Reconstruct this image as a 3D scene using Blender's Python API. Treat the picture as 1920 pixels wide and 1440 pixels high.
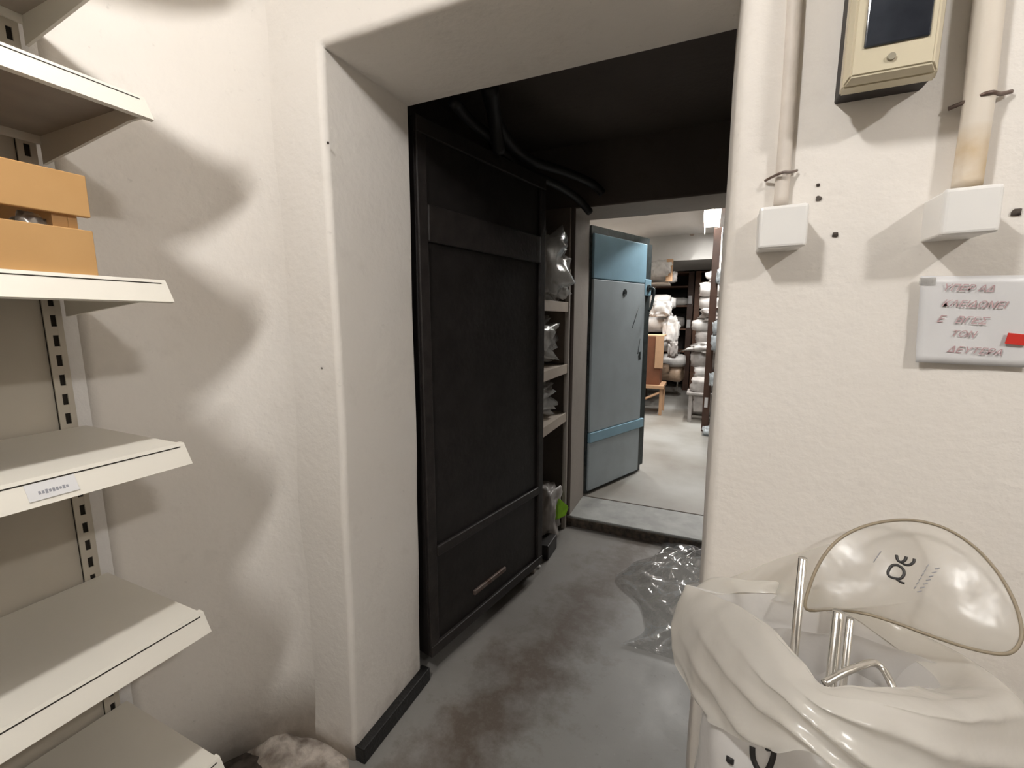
import bpy, bmesh, math, random
from mathutils import Vector, Matrix, noise
random.seed(7)
for o in list(bpy.data.objects): bpy.data.objects.remove(o, do_unlink=True)
scn = bpy.context.scene
COL = scn.collection

# ------------------------------------------------------------------ camera
F_PX, PITCH, YAW, CAM_H = 820.0, math.atan(123/820.0), math.atan(368/math.hypot(820, 123)), 1.565
cam_d = bpy.data.cameras.new('camera'); cam_d.sensor_width = 36; cam_d.lens = F_PX/1920*36; cam_d.clip_start = 0.02
cam = bpy.data.objects.new('camera', cam_d); COL.objects.link(cam)
cam.location = (0, 0, CAM_H); cam.rotation_euler = (math.pi/2-PITCH, 0, YAW)
scn.camera = cam
CAMP = Vector((0, 0, CAM_H))
FWD = Vector((-math.sin(YAW)*math.cos(PITCH), math.cos(YAW)*math.cos(PITCH), -math.sin(PITCH)))
RGT = Vector((math.cos(YAW), math.sin(YAW), 0)); UPV = RGT.cross(FWD)
def ray(x, y): return FWD*F_PX + RGT*(x-960) + UPV*(720-y)
def at(x, y, Y):                       # point of the place at depth Y
    r = ray(x, y); return CAMP + r*(Y/r.y)
def atz(x, y, z):
    r = ray(x, y); return CAMP + r*((z-CAM_H)/r.z)

# ------------------------------------------------------------------ world and light
w = bpy.data.worlds.new('world'); scn.world = w; w.use_nodes = True
w.node_tree.nodes['Background'].inputs[0].default_value = (0.9, 0.95, 1, 1)
w.node_tree.nodes['Background'].inputs[1].default_value = 0.01
vs = scn.view_settings; vs.view_transform = 'Standard'; vs.look = 'None'; vs.gamma = 1; vs.exposure = 0.30
vs.use_curve_mapping = False
LAMPS = [(-0.57, -0.16, 2.75, 350, 0.22), (1.45, -0.22, 2.66, 300, 0.20)]      # front room tubes, running along y (x, y, z, tube emission, tube length)
LAMP_NAMES = ['short tube lamp on the front room ceiling nearest the shelving unit', 'short tube lamp on the front room ceiling nearest the meter']
FAR_LAMPS = [(-0.03, 4.75, 34), (-0.03, 6.62, 48), (-1.85, 6.9, 48)]          # far room tubes
def area(name, loc, power, sx, sy, color, disk=False, parent=None):
    l = bpy.data.lights.new(name, 'AREA'); l.energy = power; l.color = color
    l.shape = 'DISK' if disk else 'RECTANGLE'; l.size = sx
    if not disk: l.size_y = sy
    o = bpy.data.objects.new(name, l); COL.objects.link(o); o.location = loc
    if parent: o.parent = parent
    return o

# ------------------------------------------------------------------ materials
def nodes(m): m.use_nodes = True; return m.node_tree.nodes, m.node_tree.links
MATS = {}
def mat(name, col, rough=0.6, metal=0.0, var=0.12, scale=6.0, bump=0.0, bscale=60.0, col2=None, alpha=1.0, spec=0.5,
        trans=0.0, emit=0.0, contrast=(0.35, 0.65), detail=6):
    m = bpy.data.materials.new(name); N, L = nodes(m); b = N['Principled BSDF']
    tc = N.new('ShaderNodeTexCoord'); nz = N.new('ShaderNodeTexNoise')
    nz.inputs['Scale'].default_value = scale; nz.inputs['Detail'].default_value = detail
    L.new(tc.outputs['Object'], nz.inputs['Vector'])
    cr = N.new('ShaderNodeValToRGB')
    c2 = col2 or tuple(c*(1-var) for c in col)
    cr.color_ramp.elements[0].position = contrast[0]; cr.color_ramp.elements[0].color = (*c2, 1)
    cr.color_ramp.elements[1].position = contrast[1]; cr.color_ramp.elements[1].color = (*col, 1)
    L.new(nz.outputs['Fac'], cr.inputs['Fac']); L.new(cr.outputs['Color'], b.inputs['Base Color'])
    b.inputs['Roughness'].default_value = rough; b.inputs['Metallic'].default_value = metal
    b.inputs['Alpha'].default_value = alpha; b.inputs['Specular IOR Level'].default_value = spec
    b.inputs['Transmission Weight'].default_value = trans
    if bump:
        n2 = N.new('ShaderNodeTexNoise'); n2.inputs['Scale'].default_value = bscale; n2.inputs['Detail'].default_value = 4
        L.new(tc.outputs['Object'], n2.inputs['Vector'])
        bp = N.new('ShaderNodeBump'); bp.inputs['Strength'].default_value = bump; bp.inputs['Distance'].default_value = 0.01
        L.new(n2.outputs['Fac'], bp.inputs['Height']); L.new(bp.outputs['Normal'], b.inputs['Normal'])
    if emit:
        b.inputs['Emission Color'].default_value = (*col, 1); b.inputs['Emission Strength'].default_value = emit
    MATS[name] = m
    return m
def plaster(name, base, stain, low=None, bump=0.25):
    """painted plaster: cream paint, soft stains, scuffs, grime at the foot of the wall"""
    m = bpy.data.materials.new(name); N, L = nodes(m); b = N['Principled BSDF']
    tc = N.new('ShaderNodeTexCoord')
    def nz(sc, det, rough=0.55):
        n = N.new('ShaderNodeTexNoise'); n.inputs['Scale'].default_value = sc; n.inputs['Detail'].default_value = det
        n.inputs['Roughness'].default_value = rough; L.new(tc.outputs['Object'], n.inputs['Vector']); return n
    def ramp(src, a, c):
        r = N.new('ShaderNodeMapRange'); r.inputs['From Min'].default_value = a; r.inputs['From Max'].default_value = c
        L.new(src, r.inputs['Value']); return r.outputs['Result']
    def mix(fac, A, Bc, amt=1.0):
        x = N.new('ShaderNodeMix'); x.data_type = 'RGBA'
        mu = N.new('ShaderNodeMath'); mu.operation = 'MULTIPLY'; mu.inputs[1].default_value = amt; L.new(fac, mu.inputs[0])
        L.new(mu.outputs[0], x.inputs['Factor'])
        if isinstance(A, tuple): x.inputs['A'].default_value = (*A, 1)
        else: L.new(A, x.inputs['A'])
        x.inputs['B'].default_value = (*Bc, 1); return x.outputs['Result']
    c = mix(ramp(nz(1.6, 3).outputs['Fac'], 0.4, 0.7), base, stain, 0.55)
    c = mix(ramp(nz(9, 8, 0.7).outputs['Fac'], 0.56, 0.75), c, tuple(s*0.85 for s in stain), 0.35)
    c = mix(ramp(nz(45, 4).outputs['Fac'], 0.68, 0.78), c, tuple(s*0.45 for s in stain), 0.25)
    if low:
        sep = N.new('ShaderNodeSeparateXYZ'); L.new(tc.outputs['Object'], sep.inputs[0])
        ad = N.new('ShaderNodeMath'); ad.operation = 'MULTIPLY_ADD'; ad.inputs[1].default_value = 0.45
        L.new(nz(7, 8, 0.7).outputs['Fac'], ad.inputs[0]); L.new(sep.outputs['Z'], ad.inputs[2])
        c = mix(ramp(ad.outputs[0], 0.34, 0.22), c, low, 0.5)
    L.new(c, b.inputs['Base Color']); b.inputs['Roughness'].default_value = 0.75; b.inputs['Specular IOR Level'].default_value = 0.3
    bp = N.new('ShaderNodeBump'); bp.inputs['Strength'].default_value = bump; bp.inputs['Distance'].default_value = 0.008
    L.new(nz(38, 6).outputs['Fac'], bp.inputs['Height']); L.new(bp.outputs['Normal'], b.inputs['Normal'])
    return m
M_WALL = plaster('cream plaster', (0.80, 0.755, 0.70), (0.72, 0.665, 0.60), low=(0.36, 0.31, 0.26))
M_WALLL = plaster('white plaster', (0.81, 0.785, 0.76), (0.73, 0.695, 0.66), low=(0.16, 0.13, 0.11))
M_DARKW = plaster('shade darkened plaster', (0.13, 0.105, 0.092), (0.09, 0.07, 0.06))  # gloom of the unlit passage is put into this plaster colour
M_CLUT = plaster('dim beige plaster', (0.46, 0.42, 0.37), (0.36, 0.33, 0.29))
M_JAMB = plaster('grey beige plaster', (0.42, 0.38, 0.34), (0.30, 0.27, 0.24))
M_FARW = plaster('white far plaster', (0.74, 0.73, 0.71), (0.66, 0.64, 0.61), bump=0.1)
def floor_mat(name, base, dark, stain):
    m = bpy.data.materials.new(name); N, L = nodes(m); b = N['Principled BSDF']
    tc = N.new('ShaderNodeTexCoord')
    def nz(sc, det, r=0.6, dist=0.0):
        n = N.new('ShaderNodeTexNoise'); n.inputs['Scale'].default_value = sc; n.inputs['Detail'].default_value = det
        n.inputs['Roughness'].default_value = r; n.inputs['Distortion'].default_value = dist
        L.new(tc.outputs['Object'], n.inputs['Vector']); return n.outputs['Fac']
    def rmp(src, a, c):
        r = N.new('ShaderNodeMapRange'); r.inputs['From Min'].default_value = a; r.inputs['From Max'].default_value = c
        L.new(src, r.inputs['Value']); return r.outputs['Result']
    def mix(fac, A, Bc):
        x = N.new('ShaderNodeMix'); x.data_type = 'RGBA'; L.new(fac, x.inputs['Factor'])
        if isinstance(A, tuple): x.inputs['A'].default_value = (*A, 1)
        else: L.new(A, x.inputs['A'])
        x.inputs['B'].default_value = (*Bc, 1); return x.outputs['Result']
    c = mix(rmp(nz(1.3, 5), 0.45, 0.75), base, dark)
    # brown walked-in dirt along the door side of the passage
    sep = N.new('ShaderNodeSeparateXYZ'); L.new(tc.outputs['Object'], sep.inputs[0])
    # worn dirt band: follows the foot of the steel door (x grows slowly with y)
    ma = N.new('ShaderNodeMath'); ma.operation = 'MULTIPLY_ADD'; ma.inputs[1].default_value = -0.22
    L.new(sep.outputs['Y'], ma.inputs[0]); L.new(sep.outputs['X'], ma.inputs[2])      # x - .22 y
    mb = N.new('ShaderNodeMath'); mb.operation = 'MULTIPLY_ADD'; mb.inputs[1].default_value = 0.9
    L.new(nz(5.0, 10, 0.72), mb.inputs[0]); L.new(ma.outputs[0], mb.inputs[2])
    band = N.new('ShaderNodeValToRGB'); e = band.color_ramp.elements
    e[0].position = 0.0; e[0].color = (0.2, 0.2, 0.2, 1); e[1].position = 1.0; e[1].color = (0, 0, 0, 1)
    p = e.new(0.32); p.color = (0.35, 0.35, 0.35, 1); p = e.new(0.45); p.color = (0.95, 0.95, 0.95, 1); p = e.new(0.62); p.color = (0.12, 0.12, 0.12, 1)
    L.new(rmp(mb.outputs[0], -1.3, 0.35), band.inputs['Fac'])
    c = mix(band.outputs['Color'], c, stain)
    c = mix(rmp(nz(28, 6, 0.7), 0.60, 0.78), c, tuple(s*0.8 for s in dark))
    c = mix(rmp(nz(95, 3), 0.70, 0.80), c, tuple(s*1.5 for s in base))
    L.new(c, b.inputs['Base Color'])
    rr = N.new('ShaderNodeMapRange'); rr.inputs['To Min'].default_value = 0.32; rr.inputs['To Max'].default_value = 0.6
    L.new(nz(5, 5), rr.inputs['Value']); L.new(rr.outputs['Result'], b.inputs['Roughness'])
    bp = N.new('ShaderNodeBump'); bp.inputs['Strength'].default_value = 0.12; bp.inputs['Distance'].default_value = 0.006
    L.new(nz(22, 6), bp.inputs['Height']); L.new(bp.outputs['Normal'], b.inputs['Normal'])
    return m
M_FLOOR = floor_mat('worn grey concrete', (0.29, 0.285, 0.27), (0.21, 0.20, 0.185), (0.105, 0.08, 0.06))
M_FARF = mat('pale grey concrete', (0.42, 0.42, 0.40), 0.42, var=0.35, scale=1.2, bump=0.05, bscale=20, col2=(0.27, 0.25, 0.22))
M_STEPF = mat('grey painted sill', (0.38, 0.385, 0.37), 0.5, var=0.25, scale=9, bump=0.1)
M_NOSE = mat('dark sill edge', (0.035, 0.028, 0.022), 0.8, scale=30, col2=(0.10, 0.075, 0.055))  # near-black brown, much darker than the sill top
M_BLACK = mat('black bitumen paint', (0.006, 0.0055, 0.0055), 0.5, scale=70, col2=(0.012, 0.011, 0.010), bump=0.3, bscale=90)
M_SHELF = mat('cream enamelled steel', (0.74, 0.70, 0.62), 0.42, var=0.05, scale=3, bump=0.02)
M_SHELFU = mat('shaded underside steel', (0.36, 0.31, 0.26), 0.55, var=0.2, scale=8)  # cream shelf steel with the shade under the shelf put into its colour
M_PANEL = mat('beige back panel', (0.52, 0.47, 0.39), 0.6, var=0.08, scale=4)
M_HOLE = mat('dark slot', (0.02, 0.015, 0.01), 0.9)
M_WOOD = mat('varnished pine', (0.54, 0.315, 0.125), 0.5, var=0.15, scale=4, col2=(0.48, 0.265, 0.095))
M_STEEL = mat('black steel', (0.016, 0.013, 0.012), 0.5, 0.0, scale=12, col2=(0.009, 0.007, 0.006), bump=0.12, bscale=40)
M_STEELR = mat('worn steel rib', (0.026, 0.021, 0.019), 0.5, 0.0, scale=20, col2=(0.014, 0.011, 0.010), bump=0.12)
M_BARE = mat('scuffed bare metal', (0.22, 0.18, 0.16), 0.45, 0.4, scale=30, col2=(0.12, 0.07, 0.05))
M_BLUE = mat('pale blue enamel', (0.31, 0.52, 0.66), 0.45, var=0.10, scale=5, bump=0.03)
M_BLUEG = mat('grey blue enamel', (0.46, 0.53, 0.57), 0.5, var=0.10, scale=5)
M_TEAL = mat('dark teal edge', (0.045, 0.06, 0.062), 0.5, scale=25, col2=(0.025, 0.032, 0.034))
M_PVC = mat('white plastic', (0.80, 0.78, 0.75), 0.28, var=0.03)
M_CREAM = mat('aged cream plastic', (0.62, 0.55, 0.40), 0.4, var=0.08, scale=8, bump=0.03)
M_METB = mat('black meter base', (0.02, 0.015, 0.014), 0.6)
M_GLASS = mat('dark meter glass', (0.010, 0.013, 0.020), 0.08, scale=10, col2=(0.03, 0.035, 0.045), bump=0.05, bscale=8)
M_COND = mat('painted conduit', (0.70, 0.63, 0.56), 0.6, var=0.1, scale=20, bump=0.1)
M_COND2 = mat('rust stained painted pipe', (0.70, 0.62, 0.52), 0.6, scale=7, col2=(0.50, 0.34, 0.15), contrast=(0.40, 0.60), bump=0.1)
def _pipe():
    m = M_COND2; N, L = nodes(m); b = N['Principled BSDF']; src = b.inputs['Base Color'].links[0].from_socket
    tc = N.new('ShaderNodeTexCoord'); sp = N.new('ShaderNodeSeparateXYZ'); L.new(tc.outputs['Object'], sp.inputs[0])
    r = N.new('ShaderNodeMapRange'); r.inputs['From Min'].default_value = 1.87; r.inputs['From Max'].default_value = 1.83; L.new(sp.outputs['Z'], r.inputs['Value'])
    x = N.new('ShaderNodeMix'); x.data_type = 'RGBA'; L.new(r.outputs['Result'], x.inputs['Factor'])
    x.inputs['A'].default_value = (0.70, 0.63, 0.54, 1); L.new(src, x.inputs['B']); L.new(x.outputs['Result'], b.inputs['Base Color'])
_pipe()
M_PAPER = mat('white paper', (0.68, 0.67, 0.67), 0.35, var=0.05)
M_RED = mat('red tape', (0.62, 0.035, 0.025), 0.35, var=0.15)
M_INK = mat('faded red ink', (0.52, 0.34, 0.35), 0.6, var=0.2, scale=60)
M_GREYINK = mat('grey ink', (0.28, 0.28, 0.31), 0.7)
M_PRINT = mat('black print', (0.02, 0.018, 0.018), 0.4)
M_CHROME = mat('chrome tube', (0.72, 0.70, 0.66), 0.22, 1.0, var=0.05)
M_CABLE = mat('black cable', (0.006, 0.005, 0.005), 0.6)
M_GREEN = mat('lime green plastic', (0.30, 0.62, 0.03), 0.5, var=0.2, scale=15)
M_RUBBLE = mat('crumbled plaster', (0.55, 0.49, 0.43), 0.9, scale=18, col2=(0.20, 0.16, 0.13), bump=0.6, bscale=70)
M_DIRT = mat('dark dirt', (0.05, 0.038, 0.030), 0.95, scale=20, col2=(0.12, 0.10, 0.085), bump=0.6, bscale=60)
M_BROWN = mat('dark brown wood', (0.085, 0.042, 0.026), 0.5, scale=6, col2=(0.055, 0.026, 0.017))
M_BROWNL = mat('mid brown wood', (0.22, 0.115, 0.07), 0.5, scale=6, col2=(0.16, 0.08, 0.05))  # same brown hue as the dark wood, in a paler tone
M_CARD = mat('tan cardboard', (0.55, 0.34, 0.20), 0.8, var=0.12, scale=8)
M_CARDD = mat('brown carton', (0.20, 0.075, 0.035), 0.7, var=0.2, scale=8)
M_BOARD = mat('pale board', (0.60, 0.52, 0.44), 0.7, var=0.1)
M_WRAP = mat('white wrapped fabric', (0.72, 0.70, 0.68), 0.35, var=0.25, scale=10, bump=0.5, bscale=14)
M_WRAPG = mat('grey wrapped fabric', (0.48, 0.45, 0.43), 0.35, var=0.3, scale=10, bump=0.5, bscale=14)
M_WRAPT = mat('tan wrapped fabric', (0.58, 0.42, 0.30), 0.4, var=0.25, scale=10, bump=0.5, bscale=14)
M_LAMP = mat('lit lamp', (1, 0.96, 0.9), 0.5, emit=12)
M_LAMPW = mat('lamp housing', (0.8, 0.8, 0.78), 0.5)
def film(name, col, opaque, rough=0.22, translucent=0.5, bump=0.25, bscale=18, gloss=0.05):
    """thin plastic film: white pigment lets part of the light through, the rest is clear"""
    m = bpy.data.materials.new(name); N, L = nodes(m); N.remove(N['Principled BSDF']); out = N['Material Output']
    tc = N.new('ShaderNodeTexCoord'); nz = N.new('ShaderNodeTexNoise'); nz.inputs['Scale'].default_value = bscale; nz.inputs['Detail'].default_value = 3
    L.new(tc.outputs['Object'], nz.inputs['Vector'])
    bp = N.new('ShaderNodeBump'); bp.inputs['Strength'].default_value = bump; bp.inputs['Distance'].default_value = 0.01
    L.new(nz.outputs['Fac'], bp.inputs['Height'])
    d = N.new('ShaderNodeBsdfDiffuse'); d.inputs['Color'].default_value = (*col, 1)
    t = N.new('ShaderNodeBsdfTranslucent'); t.inputs['Color'].default_value = (*col, 1)
    g = N.new('ShaderNodeBsdfGlossy'); g.inputs['Roughness'].default_value = rough; g.inputs['Color'].default_value = (0.9, 0.9, 0.9, 1)
    tr = N.new('ShaderNodeBsdfTransparent'); tr.inputs['Color'].default_value = (0.96, 0.95, 0.93, 1)
    for s in (d, t, g): L.new(bp.outputs['Normal'], s.inputs['Normal'])
    a = N.new('ShaderNodeMixShader'); a.inputs[0].default_value = translucent; L.new(d.outputs[0], a.inputs[1]); L.new(t.outputs[0], a.inputs[2])
    b = N.new('ShaderNodeMixShader'); b.inputs[0].default_value = opaque; L.new(tr.outputs[0], b.inputs[1]); L.new(a.outputs[0], b.inputs[2])
    lw = N.new('ShaderNodeLayerWeight'); lw.inputs['Blend'].default_value = 0.5; L.new(bp.outputs['Normal'], lw.inputs['Normal'])
    pw = N.new('ShaderNodeMath'); pw.operation = 'POWER'; pw.inputs[1].default_value = 3.0; L.new(lw.outputs['Facing'], pw.inputs[0])
    fr = N.new('ShaderNodeMath'); fr.operation = 'MULTIPLY_ADD'; fr.inputs[1].default_value = 0.45; fr.inputs[2].default_value = gloss; L.new(pw.outputs[0], fr.inputs[0])
    c = N.new('ShaderNodeMixShader'); L.new(fr.outputs[0], c.inputs[0]); L.new(b.outputs[0], c.inputs[1]); L.new(g.outputs[0], c.inputs[2])
    L.new(c.outputs[0], out.inputs['Surface'])
    return m
M_BAG = film('milky plastic film', (0.86, 0.83, 0.77), 0.80, 0.25, 0.45)
M_BAG2 = film('white plastic film', (0.86, 0.84, 0.82), 0.93, 0.25, 0.35)
M_CLEAR = film('clear plastic film', (0.85, 0.83, 0.79), 0.30, 0.28, 0.5, 0.35, 12, 0.04)
M_CLEAR2 = film('crumpled clear film', (0.80, 0.82, 0.84), 0.20, 0.12, 0.5, 0.6, 25, 0.20)
M_HAZY = film('hazy wrap film', (0.75, 0.74, 0.72), 0.45, 0.15, 0.4, 0.5, 30)
M_RIM = mat('tan plastic rim', (0.30, 0.245, 0.17), 0.5, var=0.1)

# ------------------------------------------------------------------ mesh helpers
def link(name, bm, m, parent=None, smooth=False):
    me = bpy.data.meshes.new(name); bm.normal_update(); bm.to_mesh(me); bm.free()
    if m: me.materials.append(m)
    if smooth:
        for p in me.polygons: p.use_smooth = True
    o = bpy.data.objects.new(name, me); COL.objects.link(o)
    if parent: o.parent = parent
    return o
def box(bm, x0, x1, y0, y1, z0, z1, bev=0.0, seg=2, taper=None):
    v = [bm.verts.new(p) for p in ((x0,y0,z0),(x1,y0,z0),(x1,y1,z0),(x0,y1,z0),(x0,y0,z1),(x1,y0,z1),(x1,y1,z1),(x0,y1,z1))]
    fs = [bm.faces.new([v[i] for i in q]) for q in ((0,3,2,1),(4,5,6,7),(0,1,5,4),(1,2,6,5),(2,3,7,6),(3,0,4,7))]
    if bev:
        es = list({e for f in fs for e in f.edges})
        bmesh.ops.bevel(bm, geom=es, offset=bev, segments=seg, profile=0.5, affect='EDGES')
def bx(name, m, b, parent=None, bev=0.0, seg=2):
    bm = bmesh.new(); box(bm, *b, bev=bev, seg=seg); return link(name, bm, m, parent)
def tube(bm, pts, r, n=10, cap=True, closed=False):
    pts = [Vector(p) for p in pts]; rings = []; k = len(pts)
    rr = r if isinstance(r, (list, tuple)) else [r]*k
    t0 = (pts[1]-pts[0]).normalized()
    u = t0.orthogonal().normalized()
    for i, p in enumerate(pts):
        if closed: t = (pts[(i+1) % k]-pts[i-1]).normalized()
        else: t = (pts[min(i+1, k-1)]-pts[max(i-1, 0)]).normalized()
        u = (u - t*u.dot(t)).normalized(); v = t.cross(u)
        rings.append([bm.verts.new(p + (u*math.cos(a)+v*math.sin(a))*rr[i]) for a in (2*math.pi*j/n for j in range(n))])
    for i in range(k if closed else k-1):
        A, B = rings[i], rings[(i+1) % k]
        for j in range(n): bm.faces.new((A[j], A[(j+1) % n], B[(j+1) % n], B[j]))
    if cap and not closed:
        bm.faces.new(rings[0][::-1]); bm.faces.new(rings[-1])
def tb(name, m, pts, r, parent=None, n=10, closed=False):
    bm = bmesh.new(); tube(bm, pts, r, n, closed=closed); return link(name, bm, m, parent, True)
def prism(bm, poly, axis, a, b):
    """poly in the two other axes, extruded along axis"""
    def P(u, v, t): return {'x': (t, u, v), 'y': (u, t, v), 'z': (u, v, t)}[axis]
    A = [bm.verts.new(P(u, v, a)) for u, v in poly]; B = [bm.verts.new(P(u, v, b)) for u, v in poly]
    n = len(poly); bm.faces.new(A); bm.faces.new(B[::-1])
    for i in range(n): bm.faces.new((A[i], B[i], B[(i+1) % n], A[(i+1) % n]))
    bmesh.ops.recalc_face_normals(bm, faces=bm.faces)
def spline(P, n, closed=False):
    P = [Vector(p) for p in P]; k = len(P); out = []
    segs = k if closed else k-1
    for s in range(segs):
        if closed: a, b, c, d = P[s-1], P[s], P[(s+1) % k], P[(s+2) % k]
        else: a, b, c, d = P[max(s-1, 0)], P[s], P[s+1], P[min(s+2, k-1)]
        for i in range(n):
            t = i/n
            out.append(0.5*((2*b)+(c-a)*t+(2*a-5*b+4*c-d)*t*t+(3*b-a-3*c+d)*t**3))
    if not closed: out.append(P[-1])
    return out
def tag(o, label, cat, group=None):
    o['label'] = label; o['category'] = cat
    if group: o['group'] = group
    return o
def struct(o, label=None):
    o['kind'] = 'structure'
    if label: o['label'] = label
    return o
def empty(name, loc=(0, 0, 0), rz=0.0):
    o = bpy.data.objects.new(name, None); COL.objects.link(o); o.location = loc; o.rotation_euler.z = rz; o.empty_display_size = 0.05
    return o
def lump(name, m, c, size, parent=None, seed=0, amp=0.25, fr=3.0, sub=3, squash=None):
    """crumpled bundle: a rounded block with creased noise"""
    bm = bmesh.new(); bmesh.ops.create_icosphere(bm, subdivisions=sub, radius=1)
    off = Vector((seed*3.1, seed*1.7, seed*2.3))
    for v in bm.verts:
        p = v.co.normalized(); q = Vector([math.copysign(abs(k)**0.62, k) for k in p])
        d = 1 + amp*(noise.noise(p*fr+off)) - amp*0.7*abs(noise.noise(p*fr*2.3-off))
        v.co = Vector((q.x*size[0], q.y*size[1], q.z*size[2]))*d
    z0 = -size[2]*0.86
    for v in bm.verts: v.co.z = max(v.co.z, z0); v.co += Vector(c) - (parent.location if parent else Vector())
    return link(name, bm, m, parent, True)
def text_mesh(name, s, m, loc, rot, size, parent=None, shear=0.0, thick=0.0006):
    cu = bpy.data.curves.new(name, 'FONT'); cu.body = s; cu.size = size; cu.extrude = thick; cu.shear = shear; cu.align_x = 'CENTER'
    cu.resolution_u = 3
    t = bpy.data.objects.new(name+'_src', cu); COL.objects.link(t)
    bpy.context.view_layer.update()
    me = bpy.data.meshes.new_from_object(t.evaluated_get(bpy.context.evaluated_depsgraph_get()))
    bpy.data.objects.remove(t, do_unlink=True)
    me.materials.clear(); me.materials.append(m); me.name = name
    o = bpy.data.objects.new(name, me); COL.objects.link(o); o.location = loc; o.rotation_euler = rot
    if parent: o.parent = parent
    return o

# ------------------------------------------------------------------ the setting
struct(bx('floor', M_FLOOR, (-2.0, 2.4, -3.0, 3.07, -0.15, 0.0)))
struct(bx('floor_far', M_FARF, (-4.0, 3.0, 3.474, 11.6, -0.15, 0.078)))
def plaster_wall(name, outline, y0, y1, m, opening, m2=None, bev=0.020, step=0.11, amp=0.005):
    """thick wall with an opening: softly rounded hand-trowelled arrises and uneven faces"""
    bm = bmesh.new(); prism(bm, outline, 'y', y0, y1)
    def inside(v): return opening[0]-0.05 < v.co.x < opening[1]+0.05 and v.co.z < opening[2]+0.05
    for yy, b in ((y0, bev), (y1, 0.010)):
        es = [e for e in bm.edges if all(abs(v.co.y-yy) < 1e-4 and inside(v) for v in e.verts)]
        bmesh.ops.bevel(bm, geom=es, offset=b, segments=4, profile=0.5, affect='EDGES')
    xs = [v.co.x for v in bm.verts]; zs = [v.co.z for v in bm.verts]
    for ax, lo, hi in ((0, min(xs), max(xs)), (2, min(zs), max(zs))):
        t = lo+step
        while t < hi-0.02:
            co = [0, 0, 0]; no = [0, 0, 0]; co[ax] = t; no[ax] = 1
            bmesh.ops.bisect_plane(bm, geom=bm.verts[:]+bm.edges[:]+bm.faces[:], plane_co=co, plane_no=no); t += step
    for v in bm.verts:
        p = v.co*2.7
        v.co += Vector((noise.noise(p), 0.7*noise.noise(p+Vector((7, 3, 1))), 0.6*noise.noise(p+Vector((1, 9, 4)))))*amp
    bm.normal_update()
    if m2:
        for f in bm.faces:
            if f.normal.y < -0.5: f.material_index = 1
    o = link(name, bm, m, None, True)
    if m2: o.data.materials.append(m2)
    wn = o.modifiers.new('normals', 'WEIGHTED_NORMAL'); wn.keep_sharp = False
    return struct(o)
YF, YB = 1.0, 1.39
TOP = 2.306
wall_front = plaster_wall('wall_front', [(-2.0, -0.04), (-1.052, -0.04), (-1.030, 1.0), (-1.020, TOP), (0.024, TOP), (0.022, -0.04), (2.4, -0.04), (2.4, 2.95), (-2.0, 2.95)],
                      YF, YB, M_WALL, (-1.06, 0.03, TOP))
struct(bx('wall_left', M_WALLL, (-1.72, -1.52, -3.0, 1.02, -0.02, 2.9)))
bm = bmesh.new()   # rounded plaster cove where the left wall turns into the pier
NC = 24; cv = [(-1.20-0.32*math.cos(t), 0.60+0.4022*math.sin(t)) for t in (i*math.pi/2/NC for i in range(NC+1))]
A_ = [[bm.verts.new((x, y, z)) for x, y in cv] for z in (-0.02, 0.3, 0.8, 1.3, 1.8, 2.3, 2.82)]
for r0, r1 in zip(A_, A_[1:]):
    for i in range(NC): bm.faces.new((r0[i], r0[i+1], r1[i+1], r1[i]))
cove = link('wall_cove', bm, M_WALL, None, True); sd = cove.modifiers.new('thick', 'SOLIDIFY'); sd.thickness = 0.012; sd.offset = -1; struct(cove)
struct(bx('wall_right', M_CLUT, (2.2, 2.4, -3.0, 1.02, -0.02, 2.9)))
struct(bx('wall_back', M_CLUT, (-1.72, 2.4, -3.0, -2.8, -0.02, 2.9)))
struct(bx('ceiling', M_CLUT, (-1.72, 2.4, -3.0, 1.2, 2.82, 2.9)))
# black painted skirting round the foot of the walls
struct(bx('baseboard_reveal', M_BLACK, (-1.06, -1.016, 1.005, YB+0.02, 0.0, 0.062), bev=0.004))
struct(bx('baseboard_left', M_BLACK, (-1.53, -1.505, 0.60, 0.995, 0.0, 0.085), bev=0.004))
# middle room (dark passage between two strong-room doors)
Y2, Y2B = 3.06, 3.47
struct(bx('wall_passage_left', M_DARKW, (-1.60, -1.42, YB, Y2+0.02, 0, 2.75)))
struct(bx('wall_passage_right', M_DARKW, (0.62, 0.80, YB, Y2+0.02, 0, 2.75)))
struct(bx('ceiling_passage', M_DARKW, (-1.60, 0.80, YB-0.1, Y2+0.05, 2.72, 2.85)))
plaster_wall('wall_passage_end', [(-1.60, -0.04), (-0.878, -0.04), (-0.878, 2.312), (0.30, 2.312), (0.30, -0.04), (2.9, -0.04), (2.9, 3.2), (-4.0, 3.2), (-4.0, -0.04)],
                Y2, Y2B, M_JAMB, (-0.88, 0.31, 2.312), M_DARKW, 0.012)  # front face takes the plaster with the gloom in its colour
sill = struct(bx('trim_sill', M_STEPF, (-0.90, 0.32, Y2-0.005, Y2B, 0.0, 0.08), bev=0.006))
bx('sill_edge', M_NOSE, (-0.90, 0.32, Y2-0.016, Y2+0.01, 0.0, 0.066), sill, bev=0.003)
bx('sill_joint', M_NOSE, (-0.88, 0.30, Y2B-0.012, Y2B+0.004, 0.06, 0.0815), sill)
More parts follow.
